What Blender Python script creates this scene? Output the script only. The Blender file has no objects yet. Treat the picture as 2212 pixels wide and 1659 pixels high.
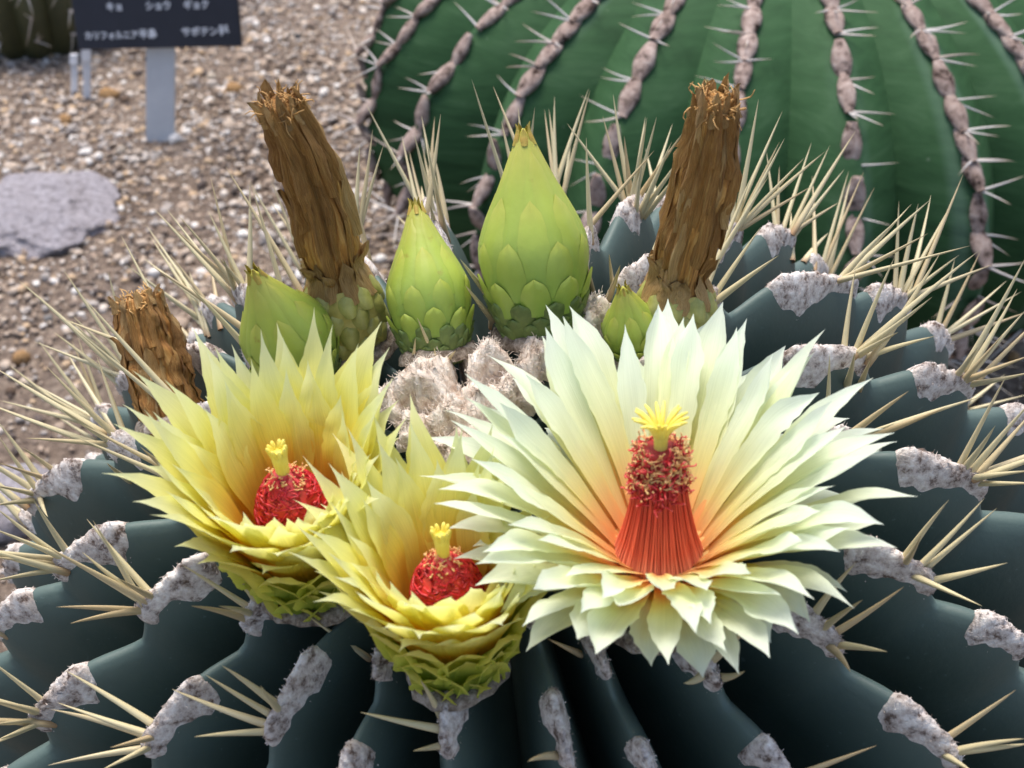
import bpy, math, random
import numpy as np
from mathutils import Vector, Matrix
from mathutils.bvhtree import BVHTree
random.seed(7); RNG = np.random.default_rng(7)
scene = bpy.context.scene
COL = scene.collection

# ------------------------------------------------------------------ camera
HF, PITCH = 39.0, 38.0                     # degrees
PW, PH = 2212.0, 1659.0                    # pixel frame used for measuring positions
FPX = PW / 2 / math.tan(math.radians(HF / 2))
R1 = 0.120                                 # radius of the flowering cactus
C1Z = 0.105                                # height of its centre above the gravel
cp, sp_ = math.cos(math.radians(PITCH)), math.sin(math.radians(PITCH))
CX, CY, CZ = np.array([1., 0, 0]), np.array([0, sp_, cp]), np.array([0, -cp, sp_])   # camera axes

def pdir(px, py):
    v = CX * (px - PW / 2) - CY * (py - PH / 2) - CZ * FPX
    return v / np.linalg.norm(v)

_d = pdir(1200, 1650)
DIST1 = R1 / math.sin(math.radians(22.2))
CAM = np.array([0., 0., C1Z - _d[2] * DIST1])
C1 = CAM + _d * DIST1
cam = bpy.data.cameras.new("camera"); cam_o = bpy.data.objects.new("camera", cam); COL.objects.link(cam_o)
cam.sensor_width = 36; cam.lens = 18 / math.tan(math.radians(HF / 2)); cam.clip_start = 0.01; cam.clip_end = 100
cam_o.matrix_world = Matrix(((CX[0], CY[0], CZ[0], CAM[0]), (CX[1], CY[1], CZ[1], CAM[1]), (CX[2], CY[2], CZ[2], CAM[2]), (0, 0, 0, 1)))
cam.dof.use_dof = True; cam.dof.focus_distance = 0.235; cam.dof.aperture_fstop = 42
scene.camera = cam_o

# ------------------------------------------------------------------ sky, sun, exposure
SUN_EL = 70.0                              # high veiled sun, a little behind the plants
world = bpy.data.worlds.new("World"); scene.world = world; world.use_nodes = True
wn = world.node_tree
sky = wn.nodes.new('ShaderNodeTexSky'); sky.sky_type = 'NISHITA'; sky.sun_disc = False
sky.sun_elevation = math.radians(SUN_EL); sky.sun_rotation = math.radians(-20)
sky.air_density = 1.0; sky.dust_density = 3.0; sky.ozone_density = 0.6
wn.links.new(sky.outputs[0], wn.nodes['Background'].inputs[0]); wn.nodes['Background'].inputs[1].default_value = 0.10
sun = bpy.data.lights.new("sun", 'SUN'); sun.energy = 1.5; sun.angle = math.radians(28); sun.color = (1, .96, .9)
sun_o = bpy.data.objects.new("sun", sun); COL.objects.link(sun_o)
_az = math.radians(-20); _el = math.radians(SUN_EL)
sdir = Vector((math.sin(_az) * math.cos(_el), math.cos(_az) * math.cos(_el), math.sin(_el)))
sun_o.rotation_euler = (-sdir).to_track_quat('-Z', 'Y').to_euler(); sun_o.location = (0, 0, 3)
scene.view_settings.view_transform = 'Standard'; scene.view_settings.look = 'None'
scene.view_settings.exposure = 1.3; scene.view_settings.gamma = 1
scene.cycles.max_bounces = 8

# ------------------------------------------------------------------ helpers
def project(p):
    v = np.asarray(p) - CAM
    z = -(v @ CZ)
    return np.array([PW / 2 + FPX * (v @ CX) / z, PH / 2 - FPX * (v @ CY) / z]), z

def ray_sphere(o, d, c, r):
    oc = o - c; b = d @ oc; q = b * b - (oc @ oc - r * r)
    if q < 0: return None
    s = math.sqrt(q); return (-b - s, -b + s)

def ray_plane(px, py, z=0.0):
    d = pdir(px, py); return CAM + d * ((z - CAM[2]) / d[2])

def lin(r, g, b):
    f = lambda c: (c / 255 / 12.92) if c <= 10 else ((c / 255 + .055) / 1.055) ** 2.4
    return (f(r), f(g), f(b), 1)

WM = {}
def put(o, parent=None, world_m=None):
    COL.objects.link(o)
    wm = world_m if world_m is not None else Matrix.Identity(4)
    WM[o.name] = wm
    if parent is not None:
        o.parent = parent; o.matrix_basis = WM[parent.name].inverted() @ wm
    else:
        o.matrix_basis = wm
    return o

def mesh(name, V, F, mat, smooth=True, uv=None, col=None):
    me = bpy.data.meshes.new(name)
    me.from_pydata([tuple(map(float, v)) for v in V], [], [tuple(map(int, f)) for f in F])
    if mat is not None: me.materials.append(mat)
    if smooth: me.polygons.foreach_set('use_smooth', [True] * len(me.polygons))
    if uv is not None:
        l = me.uv_layers.new(name='uv'); idx = np.empty(len(me.loops), dtype=np.int32)
        me.loops.foreach_get('vertex_index', idx)
        l.data.foreach_set('uv', np.asarray(uv, dtype=np.float32)[idx].ravel())
    me.update(); return me

def part(name, V, F, mat, parent=None, origin=None, **k):
    """V in world coordinates; the object's origin is put at `origin`"""
    V = np.asarray(V, dtype=float)
    o0 = V.mean(0) if origin is None else np.asarray(origin)
    return put(bpy.data.objects.new(name, mesh(name, V - o0, F, mat, **k)), parent, Matrix.Translation(Vector(o0)))

def big_mesh(name, V, F3, mat):
    me = bpy.data.meshes.new(name); n, m = len(V), len(F3)
    me.vertices.add(n); me.vertices.foreach_set('co', V.astype(np.float32).ravel())
    me.loops.add(m * 3); me.loops.foreach_set('vertex_index', F3.astype(np.int32).ravel())
    me.polygons.add(m); me.polygons.foreach_set('loop_start', np.arange(0, m * 3, 3, dtype=np.int32))
    me.polygons.foreach_set('use_smooth', np.ones(m, dtype=bool)); me.materials.append(mat)
    me.update(calc_edges=True); me.validate(); return me

def empty(name, loc):
    e = bpy.data.objects.new(name, None); e.empty_display_size = .02
    return put(e, None, Matrix.Translation(Vector(loc)))

def tag(o, label=None, cat=None, group=None, kind=None):
    if label: o['label'] = label
    if cat: o['category'] = cat
    if group: o['group'] = group
    if kind: o['kind'] = kind
    return o

def grid(nu, nv, wrap=False):
    F = []
    for i in range(nv - 1):
        for j in range(nu if wrap else nu - 1):
            a = i * nu + j; b = i * nu + (j + 1) % nu
            F.append((a, b, b + nu, a + nu))
    return F

def frame(z, xh=(1, 0, 0)):
    z = np.asarray(z, float); z = z / np.linalg.norm(z); x = np.asarray(xh, float)
    x = x - z * (x @ z)
    if np.linalg.norm(x) < 1e-4: x = np.array([0, 1., 0]) - z * z[1]
    x /= np.linalg.norm(x); return np.stack([x, np.cross(z, x), z], 1)     # columns

def nz(p, f, seed=0.0):
    """cheap smooth noise in -1..1 for an (n,3) array"""
    p = np.atleast_2d(p) * f; s = seed * 1.7
    a = np.sin(p[:, 0] * 1.0 + 2.1 * np.sin(p[:, 1] * .9 + s) + s) * np.cos(p[:, 1] * 1.1 + 1.7 * np.sin(p[:, 2] + s))
    b = np.sin(p[:, 2] * 2.3 + 1.3 * np.cos(p[:, 0] * 1.9 - s)) * np.cos(p[:, 0] * 2.1 + p[:, 1] * 1.7 + s)
    return a * .6 + b * .4

# ------------------------------------------------------------------ materials
class NT:
    def __init__(s, name):
        s.m = bpy.data.materials.new(name); s.m.use_nodes = True; s.t = s.m.node_tree; s.n = s.t.nodes
        s.b = s.n['Principled BSDF']; s.out = s.n['Material Output']
    def new(s, k, **kw):
        x = s.n.new(k)
        for a, v in kw.items(): setattr(x, a, v)
        return x
    def link(s, a, b): s.t.links.new(a, b)
    def ramp(s, fac, stops, interp='LINEAR'):
        r = s.new('ShaderNodeValToRGB'); e = r.color_ramp.elements; r.color_ramp.interpolation = interp
        while len(e) < len(stops): e.new(.5)
        for i, (p, c) in enumerate(stops): e[i].position = p; e[i].color = c
        s.link(fac, r.inputs[0]); return r.outputs[0]
    def noise(s, scale, detail=4, rough=.6, vec=None, dist=0):
        x = s.new('ShaderNodeTexNoise'); x.inputs['Scale'].default_value = scale; x.inputs['Detail'].default_value = detail
        x.inputs['Roughness'].default_value = rough; x.inputs['Distortion'].default_value = dist
        if vec is not None: s.link(vec, x.inputs['Vector'])
        return x.outputs[0]
    def mix(s, fac, a, b, mode='MIX'):
        x = s.new('ShaderNodeMix', data_type='RGBA', blend_type=mode)
        for sock, v in ((x.inputs[0], fac), (x.inputs[6], a), (x.inputs[7], b)):
            if hasattr(v, 'is_linked') or hasattr(v, 'node'): s.link(v, sock)
            else: sock.default_value = v
        return x.outputs[2]
    def bump(s, h, strength=.3, dist=.001):
        x = s.new('ShaderNodeBump'); x.inputs['Strength'].default_value = strength; x.inputs['Distance'].default_value = dist
        s.link(h, x.inputs['Height']); s.link(x.outputs[0], s.b.inputs['Normal']); return x
    def coord(s, k='Object'): return s.new('ShaderNodeTexCoord').outputs[k]
    def pos(s): return s.new('ShaderNodeNewGeometry').outputs['Position']
    def uv(s, which):
        x = s.new('ShaderNodeSeparateXYZ'); s.link(s.coord('UV'), x.inputs[0]); return x.outputs[which]
    def island(s): return s.new('ShaderNodeNewGeometry').outputs['Random Per Island']
    def objrand(s): return s.new('ShaderNodeObjectInfo').outputs['Random']
    def color(s, c):
        if hasattr(c, 'node'): s.link(c, s.b.inputs['Base Color'])
        else: s.b.inputs['Base Color'].default_value = c
    def rough(s, v): s.b.inputs['Roughness'].default_value = v; return s
    def translucent(s, colsock, fac):
        t = s.new('ShaderNodeBsdfTranslucent'); s.link(colsock, t.inputs[0])
        m = s.new('ShaderNodeMixShader'); m.inputs[0].default_value = fac
        s.link(s.b.outputs[0], m.inputs[1]); s.link(t.outputs[0], m.inputs[2]); s.link(m.outputs[0], s.out.inputs[0])

M = {}
def mat_body():
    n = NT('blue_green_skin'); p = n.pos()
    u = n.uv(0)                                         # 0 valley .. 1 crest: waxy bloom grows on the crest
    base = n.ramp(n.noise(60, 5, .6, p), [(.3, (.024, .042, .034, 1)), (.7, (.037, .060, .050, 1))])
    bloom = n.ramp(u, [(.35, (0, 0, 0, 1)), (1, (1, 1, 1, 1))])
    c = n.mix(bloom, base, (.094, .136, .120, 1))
    sp = n.ramp(n.noise(900, 2, .5, p), [(.70, (0, 0, 0, 1)), (.78, (1, 1, 1, 1))])
    c = n.mix(n.mix(.35, (0, 0, 0, 1), sp), c, (.14, .2, .19, 1))
    n.color(c); n.rough(.52); n.b.inputs['Specular IOR Level'].default_value = .35
    n.bump(n.noise(700, 3, .6, p), .12, .0006); return n.m
def mat_wool(name, a, b, c_, sc=700):
    n = NT(name); p = n.pos()
    f = n.noise(sc, 6, .72, p)
    c = n.ramp(f, [(.36, a), (.49, b), (.64, c_)])
    d = n.ramp(n.noise(sc * .22, 3, .6, p), [(.35, (.80, .76, .72, 1)), (.6, (1, .98, .95, 1))])
    n.color(n.mix(1, c, d, 'MULTIPLY')); n.rough(.95); n.b.inputs['Specular IOR Level'].default_value = .1
    n.bump(f, .7, .0010); return n.m
def mat_spine(name, base, mid, tip):
    n = NT(name); v = n.uv(1)
    c = n.ramp(v, [(0, base), (.16, mid), (.6, mid), (1, tip)])
    r = n.objrand(); c2 = n.mix(n.ramp(r, [(.55, (0, 0, 0, 1)), (1, (.75, .75, .75, 1))]), c, n.mix(.55, c, (.42, .22, .09, 1)))
    st = n.ramp(n.noise(500, 3, .6, n.coord('Object')), [(.3, (.75, .72, .68, 1)), (.7, (1, 1, 1, 1))])
    n.color(n.mix(1, c2, st, 'MULTIPLY')); n.rough(.45); return n.m
def mat_petal(name, stops, trans=.42, rough=.42):
    n = NT(name); v = n.uv(1); u = n.uv(0)
    mp = n.new('ShaderNodeMapping'); mp.inputs['Scale'].default_value = (26, 1.2, 1); n.link(n.coord('UV'), mp.inputs[0])
    vein = n.noise(1.0, 3, .6, mp.outputs[0])
    jit = n.new('ShaderNodeMath', operation='MULTIPLY_ADD'); n.link(n.objrand(), jit.inputs[0]); jit.inputs[1].default_value = .16; jit.inputs[2].default_value = -.08
    ad = n.new('ShaderNodeMath', operation='ADD'); n.link(v, ad.inputs[0]); n.link(jit.outputs[0], ad.inputs[1])
    c = n.ramp(ad.outputs[0], stops)
    c = n.mix(1, c, n.ramp(vein, [(.3, (.86, .87, .82, 1)), (.65, (1, 1, 1, 1))]), 'MULTIPLY')
    n.color(c); n.rough(rough); n.b.inputs['Specular IOR Level'].default_value = .3
    n.bump(vein, .35, .0006); n.translucent(c, trans); return n.m
def mat_simple(name, stops, scale, rough=.7, bump=.4, detail=5, objvar=0, trans=0, dist=.001):
    n = NT(name); f = n.noise(scale, detail, .65, n.coord('Object'))
    c = n.ramp(f, stops)
    if objvar:
        c = n.mix(1, c, n.ramp(n.objrand(), [(0, (1 - objvar,) * 3 + (1,)), (1, (1, 1, 1, 1))]), 'MULTIPLY')
    n.color(c); n.rough(rough); n.bump(f, bump, dist)
    if trans: n.translucent(c, trans)
    return n.m

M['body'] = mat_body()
M['wool'] = mat_wool('grey_wool', (.16, .115, .095, 1), (.66, .59, .55, 1), (.92, .89, .86, 1), 480)
M['apex_wool'] = mat_wool('cream_wool', (.64, .51, .42, 1), (.87, .77, .68, 1), (.94, .90, .85, 1), 520)
M['spine'] = mat_spine('straw_spine', (.40, .24, .12, 1), (.70, .62, .38, 1), (.62, .53, .31, 1))
M['petal_pale'] = mat_petal('pale_yellow_petal', [(0, lin(250, 178, 112)), (.16, lin(250, 206, 132)), (.32, lin(244, 232, 156)), (.52, lin(240, 242, 194)), (.78, lin(240, 247, 222)), (1, lin(240, 248, 232))])
M['petal_gold'] = mat_petal('golden_petal', [(0, lin(246, 164, 56)), (.2, lin(250, 200, 70)), (.42, lin(253, 238, 108)), (.66, lin(250, 246, 152)), (1, lin(245, 248, 200))], .5)
M['petal_green'] = mat_petal('green_yellow_bract', [(0, lin(150, 174, 70)), (.35, lin(212, 220, 96)), (.65, lin(244, 242, 124)), (1, lin(248, 244, 156))], .5)

# ------------------------------------------------------------------ ground
n = NT('gravel_soil'); p = n.pos()
a = n.ramp(n.noise(260, 6, .7, p), [(.28, lin(82, 68, 60)), (.5, lin(144, 125, 109)), (.68, lin(186, 168, 150))])
b = n.ramp(n.noise(5, 3, .5, p), [(.35, (.62, .58, .54, 1)), (.65, (1, 1, 1, 1))])
n.color(n.mix(1, a, b, 'MULTIPLY')); n.rough(.95); n.bump(n.noise(420, 5, .7, p), 1, .004); M['soil'] = n.m
gx = np.concatenate([[-40, -12, -4, -2], np.linspace(-1.2, 1.4, 70), [2.5, 5, 12, 40]]); gy = np.concatenate([[-40, -10, -3, -1], np.linspace(-.3, 2.6, 80), [4, 7, 14, 40]])
def ground_z(x, y):
    P = np.stack([np.ravel(x), np.ravel(y), 0 * np.ravel(x)], 1)
    near = np.exp(-((P[:, 0]) ** 2 + (P[:, 1] - .6) ** 2) / 1.5)
    return (nz(P, 9, 1) * .006 + nz(P, 23, 2) * .0025) * near
XX, YY = np.meshgrid(gx, gy); G = np.stack([XX.ravel(), YY.ravel(), ground_z(XX, YY)], 1)
tag(part('ground', G, grid(len(gx), len(gy)), M['soil'], origin=(0, 0, 0)), kind='structure')

# ------------------------------------------------------------------ flowering cactus: rib field
AP = (1032, 868)                                        # where its woolly apex shows
_t = ray_sphere(CAM, pdir(*AP), C1, R1)[0]
AX = CAM + pdir(*AP) * _t - C1; AX /= np.linalg.norm(AX)
TC = CAM - C1; TC /= np.linalg.norm(TC)
BX = TC - AX * (TC @ AX); BX /= np.linalg.norm(BX); BY = np.cross(AX, BX)

def aphi(px, py):
    d = pdir(px, py); t = ray_sphere(CAM, d, C1, R1)
    if t is None: h = CAM + d * (d @ (C1 - CAM)) - C1
    else: h = CAM + d * t[0] - C1
    h = h / np.linalg.norm(h)
    return math.degrees(math.acos(max(-1, min(1, h @ AX)))), math.degrees(math.atan2(h @ BY, h @ BX))

# measured wool patches: rib name -> (inner end, outer end) pixels
AREO = {
 'L7': [((285, 934), (229, 951)), ((174, 996), (80, 1066)), ((52, 1128), (0, 1187))],
 'L6': [((264, 1132), (108, 1239)), ((66, 1302), (-15, 1364))],
 'L5': [((462, 1215), (285, 1333)), ((184, 1434), (66, 1576))],
 'L4': [((615, 1275), (508, 1356)), ((430, 1458), (293, 1633))],
 'L3': [((691, 1395), (552, 1606))],
 'L2': [((812, 1375), (815, 1470)), ((770, 1597), (720, 1740))],
 'L1': [((972, 1470), (952, 1642))],
 'R1': [((1180, 1250), (1190, 1335)), ((1150, 1490), (1172, 1680))],
 'R2': [((1250, 1345), (1302, 1470)), ((1395, 1578), (1450, 1720))],
 'R3': [((1470, 1380), (1552, 1497)), ((1650, 1580), (1745, 1690))],
 'R4': [((1680, 1285), (1822, 1430)), ((1930, 1498), (2090, 1656))],
 'R5': [((1834, 1168), (2034, 1280)), ((2112, 1317), (2230, 1410))],
 'R6': [((1790, 928), (1860, 972)), ((1938, 975), (2145, 1060))],
 'R7': [((1690, 762), (1900, 790)), ((1958, 770), (2110, 842))],
 'R8': [((1666, 622), (1833, 604)), ((1850, 608), (1961, 649))],
}
RIBPHI = {}
AREO_A = {}
for k, v in AREO.items():
    ph = []; AREO_A[k] = []
    for (i, o) in v:
        a0, p0 = aphi(*i); a1, p1 = aphi(*o); ph += [p0, p1]; AREO_A[k].append((min(a0, a1), max(a0, a1)))
    ph = np.degrees(np.unwrap(np.radians(ph))); RIBPHI[k] = float(np.median(ph))
for k, px in (('R9', (1560, 655)), ('R10', (1375, 560)), ('R11', (1290, 663)), ('R12', (1050, 720)), ('LB', (920, 800)), ('LC', (600, 590)), ('LD', (465, 720))):
    AREO_A[k] = []
RIBPHI['R8'] = RIBPHI['R7'] + 18.5
g0, g1 = RIBPHI['R8'], RIBPHI['L7'] + 360
back = ['R9', 'R10', 'R11', 'R12', 'LB', 'LC', 'LD']
for i, k in enumerate(back): RIBPHI[k] = g0 + (g1 - g0) * (i + 1) / (len(back) + 1)
for k, aa in (('R9', [(17, 25), (30, 38), (42, 51)]), ('R10', [(18, 25), (31, 40), (45, 53)]), ('R11', [(11, 18), (26, 36), (41, 50)]), ('R12', [(4.5, 14), (22, 31), (36, 46)]),
              ('LB', [(3, 8), (21, 32), (37, 46)]), ('LC', [(20, 26), (31, 39), (44, 52)]), ('LD', [(19, 24), (27, 34), (39, 48)])): AREO_A[k] = aa
ORDER = sorted(RIBPHI, key=lambda k: (RIBPHI[k] + 200) % 360)
for k in ORDER:                                         # carry each rib on beyond the measured patches
    L = sorted(AREO_A[k]); per = 13.0
    while L[0][0] - per > 8 and k not in back: L.insert(0, (max(4.5, L[0][0] - per), L[0][0] - 5.2))
    while L[-1][1] < 95: L.append((L[-1][1] + 5, L[-1][1] + 13))
    AREO_A[k] = L
NR = len(ORDER)
PHI = [((RIBPHI[k] + 200) % 360) - 200 for k in ORDER]
def smooth(x): x = np.clip(x, 0, 1); return x * x * (3 - 2 * x)
def crest(k, al):
    """height of the crest over its dips: high under each patch, low between"""
    h = np.zeros_like(al)
    for (a0, a1) in AREO_A[k]:
        h = np.maximum(h, smooth((al - (a0 - 4.2)) / 5.5) * (1 - smooth((al - (a1 - 2.2)) / 4.6)))
    return h
def valley(al): return .033 * (1 - np.exp(-np.sin(np.radians(np.minimum(al, 90))) / .26))
def surf(i, al, u):
    """world points of rib i at polar angle al (deg) and -1<=u<=1 across the rib"""
    al = np.asarray(al, float); u = np.asarray(u, float)
    p0, pm, p1 = PHI[i - 1] - (360 if i == 0 else 0), PHI[i], PHI[(i + 1) % NR] + (360 if i == NR - 1 else 0)
    lo, hi = (p0 + pm) / 2, (pm + p1) / 2
    ph = np.radians(np.where(u < 0, pm + (pm - lo) * u, pm + (hi - pm) * u))
    au = np.abs(u); h = 1 - (au * au / np.sqrt(au * au + .02)) ** 1.18 / .985
    cr = crest(ORDER[i], al)
    wob = nz(np.stack([al * .11, ph * 3, 0 * al + i], 1), 1, i) if al.ndim == 1 else 0
    r = R1 - valley(al) * (1 - h) - .0052 * (1 - cr) * np.clip(h, 0, 1) ** 2.0 + .0016 * cr * np.exp(-((au - .36) / .2) ** 2) + wob * .0006 * np.clip(h, 0, 1)
    r = r - .010 * np.exp(-(al / 8.) ** 2)
    a = np.radians(al)
    return C1 + (AX * (np.cos(a) * r)[..., None] + BX * (np.sin(a) * np.cos(ph) * r)[..., None] + BY * (np.sin(a) * np.sin(ph) * r)[..., None])

CACTUS = tag(empty('flowering_cactus', (C1[0], C1[1], 0)), 'blue green barrel cactus with long straw spines and big yellow flowers on its crown', 'cactus')
als = np.concatenate([np.linspace(1.2, 80, 118), np.linspace(82, 150, 26)]); us = np.linspace(-1, 1, 23)
RIBS = []; bV = []; bF = []
for i, k in enumerate(ORDER):
    A, U = np.meshgrid(als, us, indexing='ij')
    V = surf(i, A.ravel(), U.ravel())
    F = grid(len(us), len(als))
    uv = np.stack([1 - np.abs(U.ravel()), A.ravel() / 90], 1)
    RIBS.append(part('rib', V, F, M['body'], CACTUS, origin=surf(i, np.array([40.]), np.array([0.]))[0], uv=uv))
    off = len(bV) * len(V); bV.append(V); bF += [tuple(x + off for x in f) for f in F]
BVH = BVHTree.FromPolygons([tuple(v) for v in np.concatenate(bV)], bF)

def cast(px, py):
    d = pdir(px, py); h = BVH.ray_cast(Vector(CAM), Vector(d))
    return (np.array(h[0]), np.array(h[1])) if h[0] is not None else (None, None)

# wool patches -------------------------------------------------------
AREOLES = []                                            # (point, projected pixel, rib index)
def areole(i, a0, a1, hw=.0025, hh=.0017, mat='wool', head=1.25, fit=.42):
    ns, nt = 30, 13; s = np.linspace(0, 1, ns); t = np.linspace(-1, 1, nt); seed = random.random() * 50
    S, T = np.meshgrid(s, t, indexing='ij'); S = S.ravel(); T = T.ravel()
    end = np.sqrt(np.clip(1 - (1 - np.clip(np.minimum(S / .30, (1 - S) / .20), 0, 1)) ** 2.2, 0, 1))
    w = hw * (head * np.exp(-((S - .2) / .28) ** 2) + .75 + .22 * np.exp(-((S - .85) / .15) ** 2)) / 1.6 * end
    w = w * (1 + .12 * np.sin(S * 11 + seed) * T + .07 * np.sin(S * 31 + seed * 3 + T))
    al = a0 + (a1 - a0) * S
    half = math.radians(360 / NR / 2) * R1 * np.sin(np.radians(al))
    u = np.clip(T * np.minimum(w, half * fit) / half, -fit, fit)
    P = surf(i, al, u); N = P - C1; N /= np.linalg.norm(N, axis=1)[:, None]
    dome = np.sqrt(np.clip(1 - T ** 2, 0, 1)) * end
    h = hh * np.clip(dome * 1.25, 0, 1) * (1 + .3 * nz(P, 1300, seed)) + .0005 * nz(P, 3600, seed + 5) * dome + .0003 * nz(P, 7000, seed) * dome - .0005 * (1 - dome)
    V = P + N * h[:, None]; F = grid(nt, ns)
    V = list(V); F = list(F); base = np.array(V)
    for _ in range(170):                                # fuzz
        j = random.randrange(len(base)); q = base[j]; nn = N[j] + RNG.normal(0, .7, 3); nn /= np.linalg.norm(nn)
        sd = np.cross(nn, RNG.normal(0, 1, 3)); sd /= np.linalg.norm(sd); L = random.uniform(.0003, .0008)
        c = len(V); V += [q - nn * .0004 - sd * .00010, q - nn * .0004 + sd * .00010, q + nn * L]; F.append((c, c + 1, c + 2))
    o = part('areole', V, F, M[mat], RIBS[i])
    mid = surf(i, np.array([(a0 + 2 * a1) / 3]), np.array([0.]))[0]
    AREOLES.append((mid, project(mid)[0], i, surf(i, np.array([a1 - (a1 - a0) * .25]), np.array([0.]))[0]))
for i, k in enumerate(ORDER):
    for (a0, a1) in AREO_A[k]:
        if a0 < 72: areole(i, a0, a1, mat='apex_wool' if a1 < 15 else 'wool', fit=1.15 if (k in back and a1 < 19) else .33, hh=.003 if (k in back and a1 < 19) else .0017)

def tube(path, rad, n=4):
    path = np.asarray(path); V = []; m = len(path)
    for j in range(m):
        d = path[min(j + 1, m - 1)] - path[max(j - 1, 0)]; Fm = frame(d, (.3, .5, .8)); r = rad[j] if hasattr(rad, '__len__') else rad
        for q in range(n):
            a = 6.2832 * q / n; V.append(path[j] + Fm[:, 0] * math.cos(a) * r + Fm[:, 1] * math.sin(a) * r)
    return V, grid(n, m, True) + [tuple(range((m - 1) * n, m * n))]
class Acc:
    def __init__(s): s.V = []; s.F = []; s.uv = []
    def add(s, V, F, uv=None):
        o = len(s.V); s.V += list(V); s.F += [tuple(i + o for i in f) for f in F]; s.uv += list(uv) if uv is not None else [(.5, .5)] * len(V)
        return s

def tube_(p, r): return tube(p, r, 6)
# spines -------------------------------------------------------------
def spine_mesh(name, mat, bend, flat=.8, n=7, m=9):
    V = []; uv = []
    for j in range(m):
        s = j / (m - 1); r = (1 - s) ** .72 * (1 - .12 * math.exp(-s * 20)) if j < m - 1 else .02
        for q in range(n):
            a = 2 * math.pi * q / n; V.append((math.cos(a) * r + 0, math.sin(a) * r * flat, s)); uv.append((q / n, s))
    V = np.array(V); V[:, 0] += 0
    me = mesh(name, V, grid(n, m, True), mat, uv=uv)
    co = V.copy(); co[:, 0] += bend * 22 * (co[:, 2] ** 2 - co[:, 2] * .4); me.vertices.foreach_set('co', co.ravel()); return me
SPM = [spine_mesh('spine', M['spine'], b) for b in (-.07, -.03, .03, .07)]
def spine(base, tip, parent, rad=.00075, meshes=SPM, name='spine'):
    d = tip - base; L = np.linalg.norm(d); Fm = frame(d, RNG.normal(0, 1, 3))
    base = base - d / L * .0012; L += .0012
    wm = Matrix([[Fm[r, 0] * rad, Fm[r, 1] * rad, Fm[r, 2] * L, base[r]] for r in range(3)] + [[0, 0, 0, 1]])
    return put(bpy.data.objects.new(name, random.choice(meshes)), parent, wm)
def on_ray(base, px, py, L, n):
    """point on the pixel's ray at distance L from base, on the outward side"""
    d = pdir(px, py); t0 = d @ (base - CAM); foot = CAM + d * t0; h = np.linalg.norm(foot - base)
    if h >= L: return foot
    s = math.sqrt(L * L - h * h); c = [foot + d * s, foot - d * s]
    return max(c, key=lambda q: (q - base) @ n)
CR = {1: (0, 0), 2: (713.2, 0), 3: (1444, 0), 4: (0, 548.6), 5: (713.2, 548.6), 6: (1444, 548.6), 7: (0, 1083), 8: (713.2, 1083), 9: (1444, 1083)}
def cpx(c, x, y): return CR[c][0] + x * .3472, CR[c][1] + y * .3472
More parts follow.
